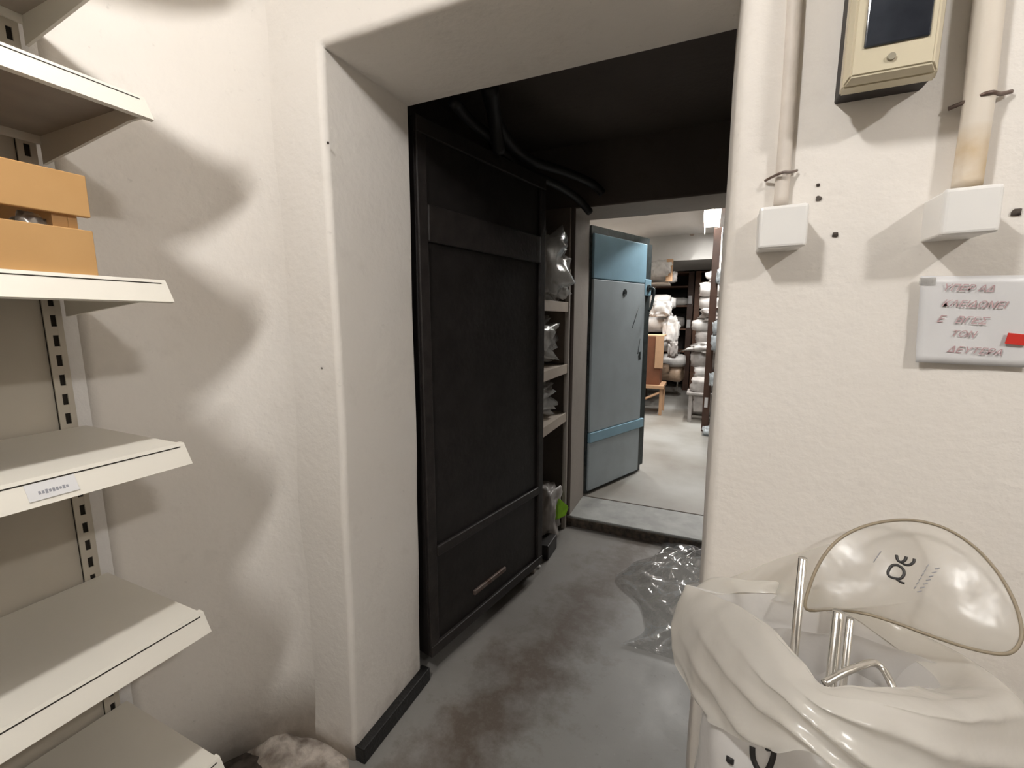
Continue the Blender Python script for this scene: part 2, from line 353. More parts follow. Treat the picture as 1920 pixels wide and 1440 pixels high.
# far room
struct(bx('wall_far_left', M_FARW, (-4.0, -3.8, Y2B, 11.6, 0, 3.0)))
struct(bx('wall_far_right', M_FARW, (2.8, 3.0, Y2B, 11.6, 0, 3.0)))
struct(bx('wall_far_end', M_FARW, (-4.0, 3.0, 11.4, 11.6, 0, 3.0)))
struct(bx('ceiling_far', M_FARW, (-4.0, 3.0, Y2B, 8.0, 2.93, 3.1)))
struct(bx('ceiling_mezzanine', M_FARW, (-3.8, 2.8, 8.0, 11.4, 2.52, 3.0)))
stain = lump('damp_stain', mat('damp stain', (0.42, 0.34, 0.28), 0.9, var=0.3, scale=40), at(1298, 436, 7.998), (0.035, 0.004, 0.06), None, 3, 0.4, 2.5, 2)
struct(stain)

# ------------------------------------------------------------------ front room lamps
for i, (x, y, z, p, tl) in enumerate(LAMPS):
    L_ = empty('tube_lamp', (x, y, 2.82)); h_ = tl/2
    tag(L_, LAMP_NAMES[i], 'lamp', 'front room tube lamps')
    bx('housing', M_LAMPW, (-0.04, 0.04, -h_-0.03, h_+0.03, -0.045, 0.0), L_, 0.004)
    for q in (-1, 1): bx('tube_holder', M_LAMPW, (-0.015, 0.015, q*(h_+0.01)-0.010, q*(h_+0.01)+0.010, z-2.82-0.02, -0.04), L_)
    tb('tube', mat('lit tube', (1.0, 0.985, 0.965), 0.5, var=0.0, emit=p), [(0, -h_, z-2.82), (0, h_, z-2.82)], 0.034, L_, 14)
# ------------------------------------------------------------------ shelving unit on the left
U = empty('shelving_unit', (-1.50, 0.08, 0.0))
tag(U, 'cream metal shelving unit with slotted uprights against the left wall', 'shelving unit')
def uo(b): return (b[0]+1.50, b[1]+1.50, b[2]-0.08, b[3]-0.08, b[4], b[5])
SY0, SY1 = -0.42, 0.58
bx('back_panel', M_PANEL, uo((-1.515, -1.506, SY0, 0.53, 0.06, 2.66)), U)
SLOT_P = 0.05
for yc in (0.545, SY0-0.015):
    bm = bmesh.new(); hw, sw = 0.017, 0.0055
    box(bm, *uo((-1.500, -1.496, yc-hw, yc-sw, 0.0, 2.70)))
    box(bm, *uo((-1.500, -1.496, yc+sw, yc+hw, 0.0, 2.70)))
    z = 0.04
    box(bm, *uo((-1.500, -1.496, yc-sw, yc+sw, 0.0, 0.045)))
    while z < 2.66:
        box(bm, *uo((-1.500, -1.4962, yc-sw, yc+sw, z+0.033, z+SLOT_P+0.005))); z += SLOT_P
    po = link('upright', bm, M_PANEL, U)
    bx('channel', M_HOLE, uo((-1.516, -1.5015, yc-hw, yc+hw, 0.0, 2.70)), po)
shelf_tops = [2.61, 2.268, 2.008, 1.645, 1.284, 0.862, 0.455, 0.13]
for k, zt in enumerate(shelf_tops):
    lip = 0.045
    bm = bmesh.new()
    box(bm, *uo((-1.494, -1.078, SY0, SY1-0.004, zt-0.006, zt)))                    # top sheet
    box(bm, *uo((-1.494, -1.488, SY0, SY1-0.004, zt-0.03, zt-0.006)))               # back flange
    sh = link('shelf', bm, M_SHELF, U)
    bm = bmesh.new()                                                              # slanted price rail, hollow channel at the top
    x = lambda v: v+1.50
    prism(bm, [(x(-1.092), zt+0.0015), (x(-1.077), zt+0.0015), (x(-1.0745), zt-0.003), (x(-1.0515), zt-lip), (x(-1.060), zt-lip-0.003), (x(-1.085), zt-0.008)], 'y', SY0-0.08, SY1-0.08)
    pr = link('price_rail', bm, M_SHELF, sh)
    bm = bmesh.new()                                                              # rail groove line
    prism(bm, [(x(-1.0742), zt-0.0050), (x(-1.0728), zt-0.0050), (x(-1.0717), zt-0.0072), (x(-1.0731), zt-0.0072)], 'y', SY0-0.08, SY1-0.09)
    link('rail_groove', bm, M_HOLE, sh)
    bm = bmesh.new()                                                              # folded end bracket, deeper at the back
    prism(bm, [(x(-1.492), zt-0.006), (x(-1.085), zt-0.006), (x(-1.070), zt-lip+0.004), (x(-1.12), zt-0.040), (x(-1.492), zt-0.075)], 'y', SY1-0.092, SY1-0.086)
    link('bracket', bm, M_SHELF, sh)
    bx('underside', M_SHELFU, uo((-1.486, -1.082, SY0+0.002, SY1-0.010, zt-0.012, zt-0.0062)), sh)  # sheet in the darker steel, its shade is in the colour
# paper price label on the third visible shelf's rail
def rail_pt(y, t, zt, off=0.0012):       # t: 0 top of the slanted face, 1 bottom
    a = Vector((-1.0745, y, zt-0.003)); b = Vector((-1.0515, y, zt-0.045)); n = Vector((0.877, 0, 0.48))
    return a.lerp(b, t)+n*off
lb = bmesh.new()
q = [rail_pt(0.318, 0.12, 1.284), rail_pt(0.385, 0.12, 1.284), rail_pt(0.385, 0.78, 1.284), rail_pt(0.318, 0.78, 1.284)]
vs_ = [lb.verts.new(p) for p in q]; lb.faces.new(vs_)
ex = bmesh.ops.extrude_face_region(lb, geom=lb.faces[:]); bmesh.ops.translate(lb, vec=(0.0007, 0, 0.0004), verts=[v for v in ex['geom'] if isinstance(v, bmesh.types.BMVert)])
label = link('price_label', lb, M_PAPER); tag(label, 'small white price label on the front rail of a shelf', 'label')
bm = bmesh.new()
for i in range(9):
    y0 = 0.332+i*0.0046; h = random.uniform(0.10, 0.2)
    P = [rail_pt(y0, 0.52-h/2, 1.284, 0.0023), rail_pt(y0+0.0034, 0.52-h/2, 1.284, 0.0023), rail_pt(y0+0.0034, 0.52+h/2, 1.284, 0.0023), rail_pt(y0, 0.52+h/2, 1.284, 0.0023)]
    bm.faces.new([bm.verts.new(p) for p in P])
link('smudged_print', bm, M_GREYINK, label)

# wooden crate on the shelf
CX = -1.088
def czy(x, y):
    r = ray(x, y); return CAMP + r*(CX/r.x)
yE = czy(175, 440).y; zu1 = czy(160, 330).z; zu0 = czy(165, 408).z; zl1 = czy(170, 433).z; zl0 = 1.646
C = empty('wooden_crate', (-1.27, 0.22, 1.645)); tag(C, 'orange pine crate with two broad slats standing on a shelf', 'crate')
def co(b): return (b[0]+1.27, b[1]+1.27, b[2]-0.22, b[3]-0.22, b[4]-1.645, b[5]-1.645)
bx('slat', M_WOOD, co((CX-0.012, CX, -0.05, yE, zu0, zu1)), C, 0.0015)
bx('slat', M_WOOD, co((CX-0.012, CX, -0.05, yE, zl0, zl1)), C, 0.0015)
for (a, b_) in ((zu0, zu1), (zl0, zl1)): bx('back_slat', M_WOOD, co((-1.455, -1.443, -0.05, yE, a, b_)), C, 0.0015)
for y in (yE-0.030, -0.045): bx('end_panel', M_WOOD, co((-1.443, CX-0.012, y, y+0.014, zl0, zu1-0.004)), C, 0.001)
for y in (yE-0.052, -0.03): bx('corner_post', M_WOOD, co((CX-0.034, CX-0.0122, y, y+0.022, zl0, zu1-0.003)), C, 0.001)
bx('crate_floor', M_WOOD, co((-1.443, CX-0.0125, -0.03, yE-0.032, zl0, zl0+0.008)), C)
k = lump('foil_ball', mat('crumpled foil', (0.6, 0.58, 0.54), 0.3, 0.8), czy(80, 413)+Vector((-0.05, 0, -0.012)), (0.022, 0.022, 0.03), None, 4, 0.4, 4, 3)
tag(k, 'crumpled silvery foil inside the pine crate', 'foil')

# ------------------------------------------------------------------ things on the wall at the right
MT = empty('electricity_meter', (0.235, 1.0, 1.93)); tag(MT, 'cream electricity meter with a dark glass window on the wall', 'electricity meter')
def mo(b): return (b[0]-0.235, b[1]-0.235, b[2]-1.0, b[3]-1.0, b[4]-1.93, b[5]-1.93)
bx('backplate', M_METB, mo((0.181, 0.300, 0.957, 1.004, 1.940, 2.32)), MT, 0.003)
bm = bmesh.new()   # moulded cover: wide at the back, chamfered to the front frame
def frus(bm, a, ya, b, yb):
    A = [bm.verts.new((x-0.235, ya-1.0, z-1.93)) for x, z in ((a[0], a[2]), (a[1], a[2]), (a[1], a[3]), (a[0], a[3]))]
    B = [bm.verts.new((x-0.235, yb-1.0, z-1.93)) for x, z in ((b[0], b[2]), (b[1], b[2]), (b[1], b[3]), (b[0], b[3]))]
    bm.faces.new(A); bm.faces.new(B[::-1])
    for i in range(4): bm.faces.new((A[i], B[i], B[(i+1) % 4], A[(i+1) % 4]))
frus(bm, (0.179, 0.303, 1.936, 2.325), 0.958, (0.174, 0.292, 1.930, 2.32), 0.915)
frus(bm, (0.174, 0.292, 1.930, 2.32), 0.9155, (0.180, 0.281, 1.938, 2.31), 0.898)
bmesh.ops.recalc_face_normals(bm, faces=bm.faces)
bmesh.ops.bevel(bm, geom=bm.edges[:], offset=0.0025, segments=2, affect='EDGES')
link('cover', bm, M_CREAM, MT)
bx('window', M_GLASS, mo((0.1935, 0.272, 0.8945, 0.905, 1.975, 2.27)), MT, 0.002)
bm = bmesh.new(); bmesh.ops.create_cone(bm, cap_ends=True, segments=16, radius1=0.0055, radius2=0.005, depth=0.006, matrix=Matrix.Translation(Vector((0.229-0.235, 0.897-1.0, 1.956-1.93))) @ Matrix.Rotation(math.pi/2, 4, 'X'))
link('screw', bm, M_METB if False else mat('dull screw', (0.30, 0.27, 0.20), 0.6), MT)

def junction(name, x0, x1, z0, z1, depth, label, tilt):
    J = empty(name, ((x0+x1)/2, 1.0, (z0+z1)/2)); tag(J, label, 'junction box', 'white junction boxes on the wall')
    J.rotation_euler.y = tilt
    hx, hz = (x1-x0)/2, (z1-z0)/2
    bx('back_box', M_PVC, (-hx+0.002, hx-0.002, -depth+0.012, 0.006, -hz+0.002, hz-0.002), J, 0.003)
    bx('lid', M_PVC, (-hx, hx, -depth, -depth+0.0135, -hz, hz), J, 0.006, 3)
    return J
def fit(x0, y0, x1, y1, Y): a, b = at(x0, y1, Y), at(x1, y0, Y); return a.x, b.x, a.z, b.z
junction('junction_box', *fit(1419, 379, 1520, 467, 0.935), 0.066, 'small white junction box below the thin conduit', -0.02)
junction('junction_box', *fit(1761, 342, 1889, 442, 0.925), 0.076, 'white junction box below the thick stained pipe', -0.02)
# the lid of the first box has a glossy lower half (switch rocker)
# conduits
def wall_pts(P, Y): return [at(x, y, Y) for x, y in P]
c1 = tb('conduit', M_COND, spline(wall_pts([(1493, -60), (1487, 60), (1478, 200), (1470, 300), (1464, 384)], 0.992), 4), 0.0125); tag(c1, 'thin painted conduit running up the wall beside the opening', 'conduit', 'painted wall conduits')
c2 = tb('conduit', M_COND2, spline(wall_pts([(1862, -60), (1850, 40), (1836, 180), (1822, 280), (1812, 350)], 0.985), 4), 0.019, n=14); tag(c2, 'thick rust-stained pipe running down into a junction box', 'pipe', 'painted wall conduits')
def clip(p, r, parent, big=1.0):
    base = at(*p, 0.988)
    pts = [base+Vector((-r*1.9, 0.006, -0.004)), base+Vector((-r*1.15, -0.003, -0.001)), base+Vector((0, -r*0.9-0.006, 0.001)), base+Vector((r*1.15, -0.003, 0.004)), base+Vector((r*2.0, 0.006, 0.008))]
    tb('clip', M_BARE, spline(pts, 4), 0.0025*big, parent, 6)
clip((1464, 330), 0.013, c1); clip((1838, 188), 0.019, c2, 1.3)
# plug holes in the plaster
for (x, y, r) in ((1535, 372, 0.006), (1566, 440, 0.006), (1534, 347, 0.004), (1906, 398, 0.008), (615, 268, 0.005), (603, 690, 0.003)):
    p = at(x, y, 0.9995)
    h = lump('plug_hole', M_DIRT, p, (r*0.75, 0.0025, r*0.8), None, int(x), 0.4, 3, 2); h.parent = wall_front
# note on the wall
N_ = empty('handwritten_note', (0.40, 0.993, 1.56)); tag(N_, 'white handwritten note in red ink taped to the wall', 'note')
def grid(name, m, f, nu, nv, parent=None, smooth=True, thick=0.0):
    bm = bmesh.new(); V = [[bm.verts.new(f(i/nu, j/nv)) for j in range(nv+1)] for i in range(nu+1)]
    for i in range(nu):
        for j in range(nv): bm.faces.new((V[i][j], V[i+1][j], V[i+1][j+1], V[i][j+1]))
    o = link(name, bm, m, parent, smooth)
    if thick:
        s = o.modifiers.new('solid', 'SOLIDIFY'); s.thickness = thick; s.offset = 0
    return o
def nf(u, v):
    x = -0.070+u*0.150+0.004*v*0; z = -0.071+v*0.148
    y = -0.002 - 0.010*max(0, 0.22-u-v*0.8)*2 - 0.0012*math.sin(u*6+v*3)
    return (x + 0.012*(1-v)*0.6, y, z - 0.02*u*0.2)
grid('paper', M_PAPER, nf, 14, 12, N_, True, 0.0005)
R90 = (math.pi/2, 0, 0)
for s, dx, dz, sz in (('ΥΠΕΡ ΑΔ', -0.008, 0.050, 0.0155), ('ΚΛΕΙΔΩΝΕΙ', 0.002, 0.0235, 0.0155), ('Ε   ΒΓΕΣ', -0.010, -0.003, 0.0165), ('ΤΟΝ', -0.006, -0.026, 0.015), ('ΔΕΥΤΕΡΑ', 0.012, -0.054, 0.0155)):
    text_mesh('handwriting', s, M_INK, (dx, -0.0042, dz), (math.pi/2, 0.06, 0), sz, N_, 0.35, 0.0002)
T = bx('tape', M_RED, (0.052, 0.078, -0.0065, -0.0045, -0.030, -0.012), N_, 0.0004); T.rotation_euler.y = 0.12
for (b) in ((-0.072, -0.050, -0.0045, -0.0035, 0.062, 0.074),): bx('clear_tape', M_CLEAR2, b, N_)
sc = tb('wall_scratch', M_DIRT, spline([at(1735, 676, 0.998), at(1755, 672, 0.998), at(1775, 655, 0.998)], 4), [0.002]*8+[0.001], None, 5); sc.parent = wall_front

# ------------------------------------------------------------------ rubble and dirt at the foot of the pier
def mound(name, m, c, rx, ry, h, seed, label, cat):
    def f(u, v):
        a = u*2*math.pi; r = v
        x = c[0]+rx*r*math.cos(a); y = c[1]+ry*r*math.sin(a)
        n = noise.noise(Vector((x*9+seed, y*9, seed)))*0.6+noise.noise(Vector((x*30, y*30, seed)))*0.45
        return (x, y, max(-0.003, h*(1-r**1.6)*(0.75+n)-0.002*(r > 0.97)))
    return tag(grid(name, m, f, 48, 16), label, cat)
mound('plaster_rubble', M_RUBBLE, (-1.27, 0.93, 0), 0.24, 0.11, 0.040, 2, 'pale crumbled plaster heaped at the foot of the pier', 'rubble')
mound('dirt_heap', M_DIRT, (-1.38, 0.72, 0), 0.13, 0.19, 0.03, 5, 'dark dirt heaped in the corner below the shelves', 'dirt')
for (x, y, s) in ((545, 1372, 0.030), (492, 1385, 0.02), (560, 1398, 0.018)):
    p = at(x, y, 0.995)
    h = lump('bare_patch', mat('bare render', (0.34, 0.29, 0.24), 0.9, var=0.3, scale=40, bump=0.4), (p.x, 0.996, max(p.z, 0.03)), (s*0.55, 0.006, s*1.3), None, int(x), 0.5, 2.5, 3); h.parent = wall_front

# ------------------------------------------------------------------ dark steel door
A1 = 0.195
D1 = empty('vault_door', (-1.028, 1.43, 0.0), math.pi/2-A1); tag(D1, 'black ribbed steel strong-room door standing open in the passage', 'door')
W1, Z0, Z1 = 0.93, 0.09, 2.305
bx('slab', M_STEEL, (0, W1, 0.006, 0.075, Z0, Z1), D1, 0.004)
for b in ((0, W1, -0.012, 0.0062, Z0, Z0+0.05), (0, W1, -0.012, 0.0062, Z1-0.06, Z1), (0, 0.05, -0.010, 0.0062, Z0+0.05, Z1-0.06), (W1-0.05, W1, -0.010, 0.0062, Z0+0.05, Z1-0.06)):
    bx('border_strip', M_STEELR, b, D1, 0.004)
bx('cross_rib', M_STEELR, (0.05, W1-0.05, -0.014, 0.0062, 0.545, 0.59), D1, 0.006)
bx('cross_band', M_STEELR, (0.05, W1-0.05, -0.012, 0.0062, 1.86, 2.0), D1, 0.006)
bx('scuffed_plate', M_BARE, (0.30, 0.56, -0.008, 0.0062, 0.222, 0.245), D1, 0.003)
for z in (0.30, 1.2, 2.1): tb('hinge', M_STEEL, [(-0.005, 0.075, z), (-0.005, 0.075, z+0.14)], 0.018, D1)

# ------------------------------------------------------------------ pale blue door of the far room
A2 = math.radians(23)
D2 = empty('blue_door', (-0.872, 3.50, 0.08), math.pi/2-A2); tag(D2, 'pale blue steel strong-room door opened into the far room', 'door')
bm = bmesh.new(); box(bm, 0, 0.92, 0.0, 0.06, 0.008, 2.205)
bmesh.ops.bevel(bm, geom=[e for e in bm.edges if abs(e.verts[0].co.x-0.92) < 1e-4 and abs(e.verts[1].co.x-0.92) < 1e-4 and abs(e.verts[0].co.y-e.verts[1].co.y) > 0.01], offset=0.05, segments=6, affect='EDGES')
link('door_plate', bm, M_TEAL, D2)
bx('upper_panel', M_BLUE, (0.012, 0.80, -0.022, 0.001, 1.80, 2.145), D2, 0.006)
bx('main_panel', M_BLUEG, (0.012, 0.80, -0.022, 0.001, 0.54, 1.795), D2, 0.006)
bx('lower_panel', M_BLUEG, (0.012, 0.80, -0.022, 0.001, 0.03, 0.45), D2, 0.006)
bx('kick_rail', M_BLUE, (0.012, 0.86, -0.030, 0.001, 0.452, 0.536), D2, 0.006)
bx('lock_plate', M_BLUE, (0.78, 0.895, -0.026, 0.001, 1.69, 1.84), D2, 0.008)
hd = tb('lever_handle', M_TEAL, spline([(0.845, -0.02, 1.76), (0.845, -0.07, 1.755), (0.84, -0.085, 1.72), (0.80, -0.088, 1.60), (0.77, -0.08, 1.55)], 5), 0.012, D2)
bm = bmesh.new(); bmesh.ops.create_cone(bm, cap_ends=True, segments=20, radius1=0.035, radius2=0.03, depth=0.012, matrix=Matrix.Translation((0.845, -0.03, 1.76)) @ Matrix.Rotation(math.pi/2, 4, 'X')); link('handle_rose', bm, M_TEAL, D2)
bm = bmesh.new(); tube(bm, [(0.46+0.022*math.cos(a), -0.024, 1.705+0.028*math.sin(a)) for a in (i*math.pi/8 for i in range(16))], 0.005, 6, closed=True); link('keyhole_ring', bm, M_TEAL, D2, True)
bx('keyhole', M_TEAL, (0.456, 0.464, -0.026, -0.02, 1.692, 1.716), D2)
for a, b_ in (((0.70, -0.0225, 1.60), (0.60, -0.0225, 1.40)), ((0.74, -0.0225, 1.30), (0.71, -0.0225, 1.16))): tb('scrape', M_TEAL, [a, b_], 0.0035, D2, 5)
lump('chipped_paint', M_TEAL, (-0.872, 3.50, 0.08), (0.025, 0.003, 0.05), None, 8, 0.6, 3, 2).parent = D2
bpy.data.objects['chipped_paint'].location = (0.745, -0.0225, 1.14)
bpy.data.objects['chipped_paint'].data.transform(Matrix.Translation((0.872, -3.50, -0.08)))
for z in (0.25, 1.1, 1.95): tb('hinge', M_TEAL, [(-0.008, 0.02, z), (-0.008, 0.02, z+0.12)], 0.014, D2)

# ------------------------------------------------------------------ passage: cables, rack with wrapped goods, litter
cb = empty('cable_bundle', at(1000, 300, 2.2)); tag(cb, 'thick black cables hanging along the passage ceiling', 'cables')
def cab(P, r):
    pts = [at(*p)-cb.location for p in P]; tb('cable', M_CABLE, spline(pts, 5), r, cb, 8)
cab([(905, 140, 1.60), (935, 235, 1.85), (985, 295, 2.2), (1060, 322, 2.65), (1108, 343, 2.9), (1130, 363, 2.97)], 0.026)
cab([(925, 270, 1.9), (975, 315, 2.2), (1040, 345, 2.6), (1080, 370, 2.85), (1106, 398, 2.98)], 0.024)
cab([(920, 160, 1.62), (928, 230, 1.8), (935, 285, 1.9)], 0.030)
cab([(850, 190, 1.5), (880, 225, 1.7), (925, 262, 1.88)], 0.022)
RK = empty('storage_rack', (-1.14, 2.68, 0)); tag(RK, 'grey metal storage rack behind the black steel door', 'rack')
def ro(b): return (b[0]+1.14, b[1]+1.14, b[2]-2.68, b[3]-2.68, b[4], b[5])
for z in (1.19, 0.84, 1.62):
    bx('rack_shelf', M_BOARD, ro((-1.38, -0.90, 2.36, 3.0, z+0.03, z+0.05)), RK)
    bx('rack_beam', M_BOARD, ro((-0.905, -0.895, 2.36, 3.0, z-0.01, z+0.055)), RK, 0.002)
for x, y in ((-0.92, 3.0), (-1.38, 3.0), (-0.92, 2.36), (-1.38, 2.36)):
    bx('rack_post', M_JAMB, ro((x, x+0.03, y-0.015, y+0.015, 0.0, 1.9)), RK, 0.002)
tall = bx('leaning_board', mat('brown fibreboard', (0.20, 0.16, 0.13), 0.8, var=0.2), (-1.38, -0.90, 3.005, 3.03, 1.25, 2.31)); tag(tall, 'dark brown board standing upright on the rack end', 'board')
wr = [((-1.06, 2.70, 1.88), (0.21, 0.28, 0.24), 'clear plastic-wrapped bundle on the top shelf of the passage rack'),
      ((-1.12, 2.70, 1.42), (0.19, 0.26, 0.17), 'clear plastic-wrapped bundle on the second shelf of the passage rack'),
      ((-1.12, 2.68, 1.03), (0.19, 0.25, 0.13), 'clear plastic-wrapped bundle on the third shelf of the passage rack')]
for i, (c, s, lab_) in enumerate(wr):
    E_ = empty('wrapped_bundle', c); tag(E_, lab_, 'bundle', 'wrapped bundles on the passage rack')
    lump('cloth', M_WRAPG, c, (s[0]*0.82, s[1]*0.85, s[2]*0.84), E_, i+20, 0.2, 2)
    lump('plastic_wrap', M_HAZY, c, s, E_, i+30, 0.45, 3.6, 4)
# white sack and lime green scoop on the floor behind the door
sk = lump('white_sack', M_WRAPG, (-1.00, 2.78, 0.21), (0.13, 0.14, 0.20), None, 41, 0.3, 2.5, 4); tag(sk, 'pale sack slumped on the floor behind the black door', 'sack')
bm = bmesh.new()
pts = [at(1018, 972, 2.72), at(1022, 940, 2.74), at(1040, 926, 2.80), at(1068, 950, 2.88), at(1062, 968, 2.84), at(1030, 982, 2.74)]
cen = sum(pts, Vector())/6
fr_ = [bm.verts.new(p) for p in pts]; bk = [bm.verts.new(cen.lerp(p, 0.7)+Vector((-0.06, 0.05, -0.01))) for p in pts]
bm.faces.new(fr_); bm.faces.new(bk[::-1])
for i in range(6): bm.faces.new((fr_[i], bk[i], bk[(i+1) % 6], fr_[(i+1) % 6]))
bmesh.ops.recalc_face_normals(bm, faces=bm.faces); bmesh.ops.bevel(bm, geom=bm.edges[:], offset=0.008, segments=2, affect='EDGES')
g = link('green_dustpan', bm, M_GREEN); tag(g, 'lime green plastic dustpan leaning in the passage corner', 'dustpan')
bx('dark_crate', M_STEEL, (-1.02, -0.86, 2.52, 2.70, 0.0, 0.10), None, 0.006); tag(bpy.data.objects['dark_crate'], 'low black box on the floor beside the green dustpan', 'box')
p0, p1 = atz(1016, 1019, 0.012), atz(1036, 1012, 0.012)
tag(tb('wooden_stick', M_BOARD, [p0, p1], 0.012, None, 8), 'short pale wooden stick on the floor by the black door', 'stick')
for i, (x, y) in enumerate(((1012, 1043), (1004, 1057), (1016, 1030), (1009, 1062))):
    p = atz(x, y, 0.008)
    tag(lump('paper_scrap', M_PAPER, p, (0.016, 0.016, 0.010), None, 50+i, 0.5, 3, 2), ['white paper scrap lying on the floor under the middle of the door edge', 'white paper scrap nearest the bottom rail of the black door', 'white paper scrap closest to the wooden stick', 'white paper scrap lowest in view by the black door'][i], 'paper scrap', 'paper scraps on the passage floor')

# crumpled clear film on the floor against the right-hand wall of the passage
def ff(u, v):
    x = -0.30+0.60*u; y = 1.95+1.15*v
    e = min(1, 4*u*(1), 4*v, 4*(1-v))
    q = Vector((x*5, y*4, 0.3))
    h = 0.012+e*(0.05+0.16*u)*(0.6+0.9*abs(noise.noise(q))+0.5*abs(noise.noise(q*2.3))+0.25*noise.noise(q*5))
    return (x+0.06*noise.noise(q*1.3+Vector((9, 0, 0)))+0.10*math.sin(v*9)*(1-u), y, max(0.004, h))
tag(grid('plastic_sheet', M_CLEAR2, ff, 70, 110, None, True), 'crumpled clear plastic sheet on the passage floor by the opening', 'plastic sheet')

# ------------------------------------------------------------------ the big milky bag and what is in it
def ring(P, n=8): return spline([at(*p) for p in P], n, True)
rim = ring([(1286, 1098, .93), (1350, 1112, .93), (1420, 1112, .95), (1490, 1120, .965), (1580, 1150, .965), (1680, 1215, .95), (1765, 1285, .85),
            (1700, 1286, .70), (1600, 1288, .64), (1545, 1286, .63), (1505, 1240, .68), (1440, 1175, .76), (1370, 1130, .84), (1310, 1105, .90)])
sho = ring([(1262, 1165, .90), (1320, 1090, .965), (1420, 1090, .972), (1490, 1100, .975), (1600, 1140, .975), (1750, 1200, .97), (1905, 1300, .80),
            (1800, 1345, .66), (1650, 1340, .60), (1540, 1330, .59), (1460, 1290, .62), (1380, 1235, .70), (1310, 1190, .80), (1275, 1170, .86)])
low = ring([(1266, 1222, .86), (1320, 1150, .97), (1420, 1150, .978), (1490, 1160, .98), (1600, 1200, .98), (1780, 1330, .97), (1960, 1450, .78),
            (1850, 1500, .64), (1700, 1500, .58), (1600, 1455, .57), (1500, 1402, .58), (1400, 1390, .63), (1340, 1352, .70), (1290, 1290, .79)])
inn = [p*0.86+Vector((0.27, 0.80, 0.95))*0.14+Vector((0, 0, -0.16)) for p in rim]
inn2 = [p*0.80+Vector((0.27, 0.80, 0.95))*0.20+Vector((0, 0, -0.40)) for p in rim]
BAG = empty('plastic_bag', (0.27, 0.80, 0.0)); tag(BAG, 'large milky plastic bag folded open around metal rods', 'bag')
def loft(name, rings, m, parent, per=8, fold=None):
    bm = bmesh.new(); R = []
    K = len(rings)
    for s in range(K-1):
        for t in range(per):
            a, b, c, d = rings[max(s-1, 0)], rings[s], rings[s+1], rings[min(s+2, K-1)]
            u = t/per
            R.append([0.5*((2*B)+(C_-A)*u+(2*A-5*B+4*C_-D)*u*u+(3*B-A-3*C_+D)*u**3) for A, B, C_, D in zip(a, b, c, d)])
    R.append(rings[-1]); V = []; n = len(R[0])
    for i, rr in enumerate(R):
        cen = sum(rr, Vector())/n; row = []
        for j, p in enumerate(rr):
            q = p.copy()
            if fold: q += fold(j/n, i/(len(R)-1), p, cen)
            row.append(bm.verts.new(q-parent.location))
        V.append(row)
    for i in range(len(V)-1):
        for j in range(n): bm.faces.new((V[i][j], V[i][(j+1) % n], V[i+1][(j+1) % n], V[i+1][j]))
    bmesh.ops.recalc_face_normals(bm, faces=bm.faces)
    o = link(name, bm, m, parent, True)
    ss = o.modifiers.new('sub', 'SUBSURF'); ss.levels = 1; ss.render_levels = 1
    return o
def cuff_fold(u, v, p, cen):
    out = Vector((p.x-cen.x, p.y-cen.y, 0)).normalized()
    front = max(0.0, -out.y+0.35)
    a = math.sin((u*4.2+v*1.9)*2*math.pi)
    r = (1-abs(a))**2 * 0.022*front*v*(1.1-v*0.3)
    return out*(r+0.006*noise.noise(p*14)+0.003*noise.noise(p*31)) + Vector((0, 0, 0.004*noise.noise(p*20)))
loft('folded_cuff', [rim, sho, low], M_BAG, BAG, 14, cuff_fold)
loft('bag_lining', [inn2, inn, rim], M_BAG2, BAG, 6, lambda u, v, p, c: Vector((0.012*noise.noise(p*9), 0.012*noise.noise(p*9+Vector((5, 0, 0))), 0)))
# lower white printed bag that the milky one stands in
LB = empty('printed_bag', (0.27, 0.77, 0.0)); tag(LB, 'white plastic bag with black print under the milky bag', 'bag')
def lring(z, rx, ry, cx, cy, n=112, wob=0.02, ph=0.0):
    out = []
    for j in range(n):
        a = math.pi - 2*math.pi*j/n
        k = 1+wob*math.sin(a*7+ph)+wob*0.7*math.sin(a*11+ph*2)
        y = min(0.985, cy+ry*k*math.sin(a)); out.append(Vector((cx+rx*k*math.cos(a), y, z)))
    return out
lr = [lring(0.0, 0.20, 0.16, 0.28, 0.77), lring(0.03, 0.245, 0.19, 0.28, 0.76), lring(0.40, 0.265, 0.21, 0.28, 0.75, wob=0.02, ph=1), lring(0.80, 0.255, 0.195, 0.28, 0.755, wob=0.025, ph=2), lring(0.94, 0.235, 0.175, 0.285, 0.77, wob=0.025, ph=3), lring(0.98, 0.20, 0.15, 0.29, 0.78, wob=0.03, ph=4)]
loft('bag_body', lr, M_BAG2, LB, 6, lambda u, v, p, c: Vector((0, 0, 0))+Vector((p.x-c.x, p.y-c.y, 0)).normalized()*0.012*noise.noise(p*12))
body = bpy.data.objects['bag_body']
def on_lower(x, y, off=0.004):
    """hit the printed bag along a line of sight, to lay the print on its surface"""
    dg = bpy.context.evaluated_depsgraph_get(); ob = body.evaluated_get(dg)
    inv = Matrix.Translation(-LB.location); r = ray(x, y).normalized()
    ok, loc, nor, _ = ob.ray_cast(inv @ CAMP, r)
    if not ok: return None
    if nor.dot(r) > 0: nor = -nor
    return loc+nor*off
bpy.context.view_layer.update()
def print_stroke(P, r):
    pts = [on_lower(x, y, 0.0) for x, y in P]; pts = [p for p in pts if p is not None]
    if len(pts) > 1: tb('black_print', M_PRINT, spline(pts, 4), r, LB, 6)
print_stroke([(1411, 1400), (1412, 1420), (1420, 1440), (1432, 1452), (1442, 1440), (1450, 1418), (1452, 1400)], 0.0042)
print_stroke([(1436, 1402), (1451, 1403)], 0.004)
print_stroke([(1370, 1420), (1369, 1430)], 0.0062)
print_stroke([(1558, 1425), (1570, 1428), (1582, 1433)], 0.003)
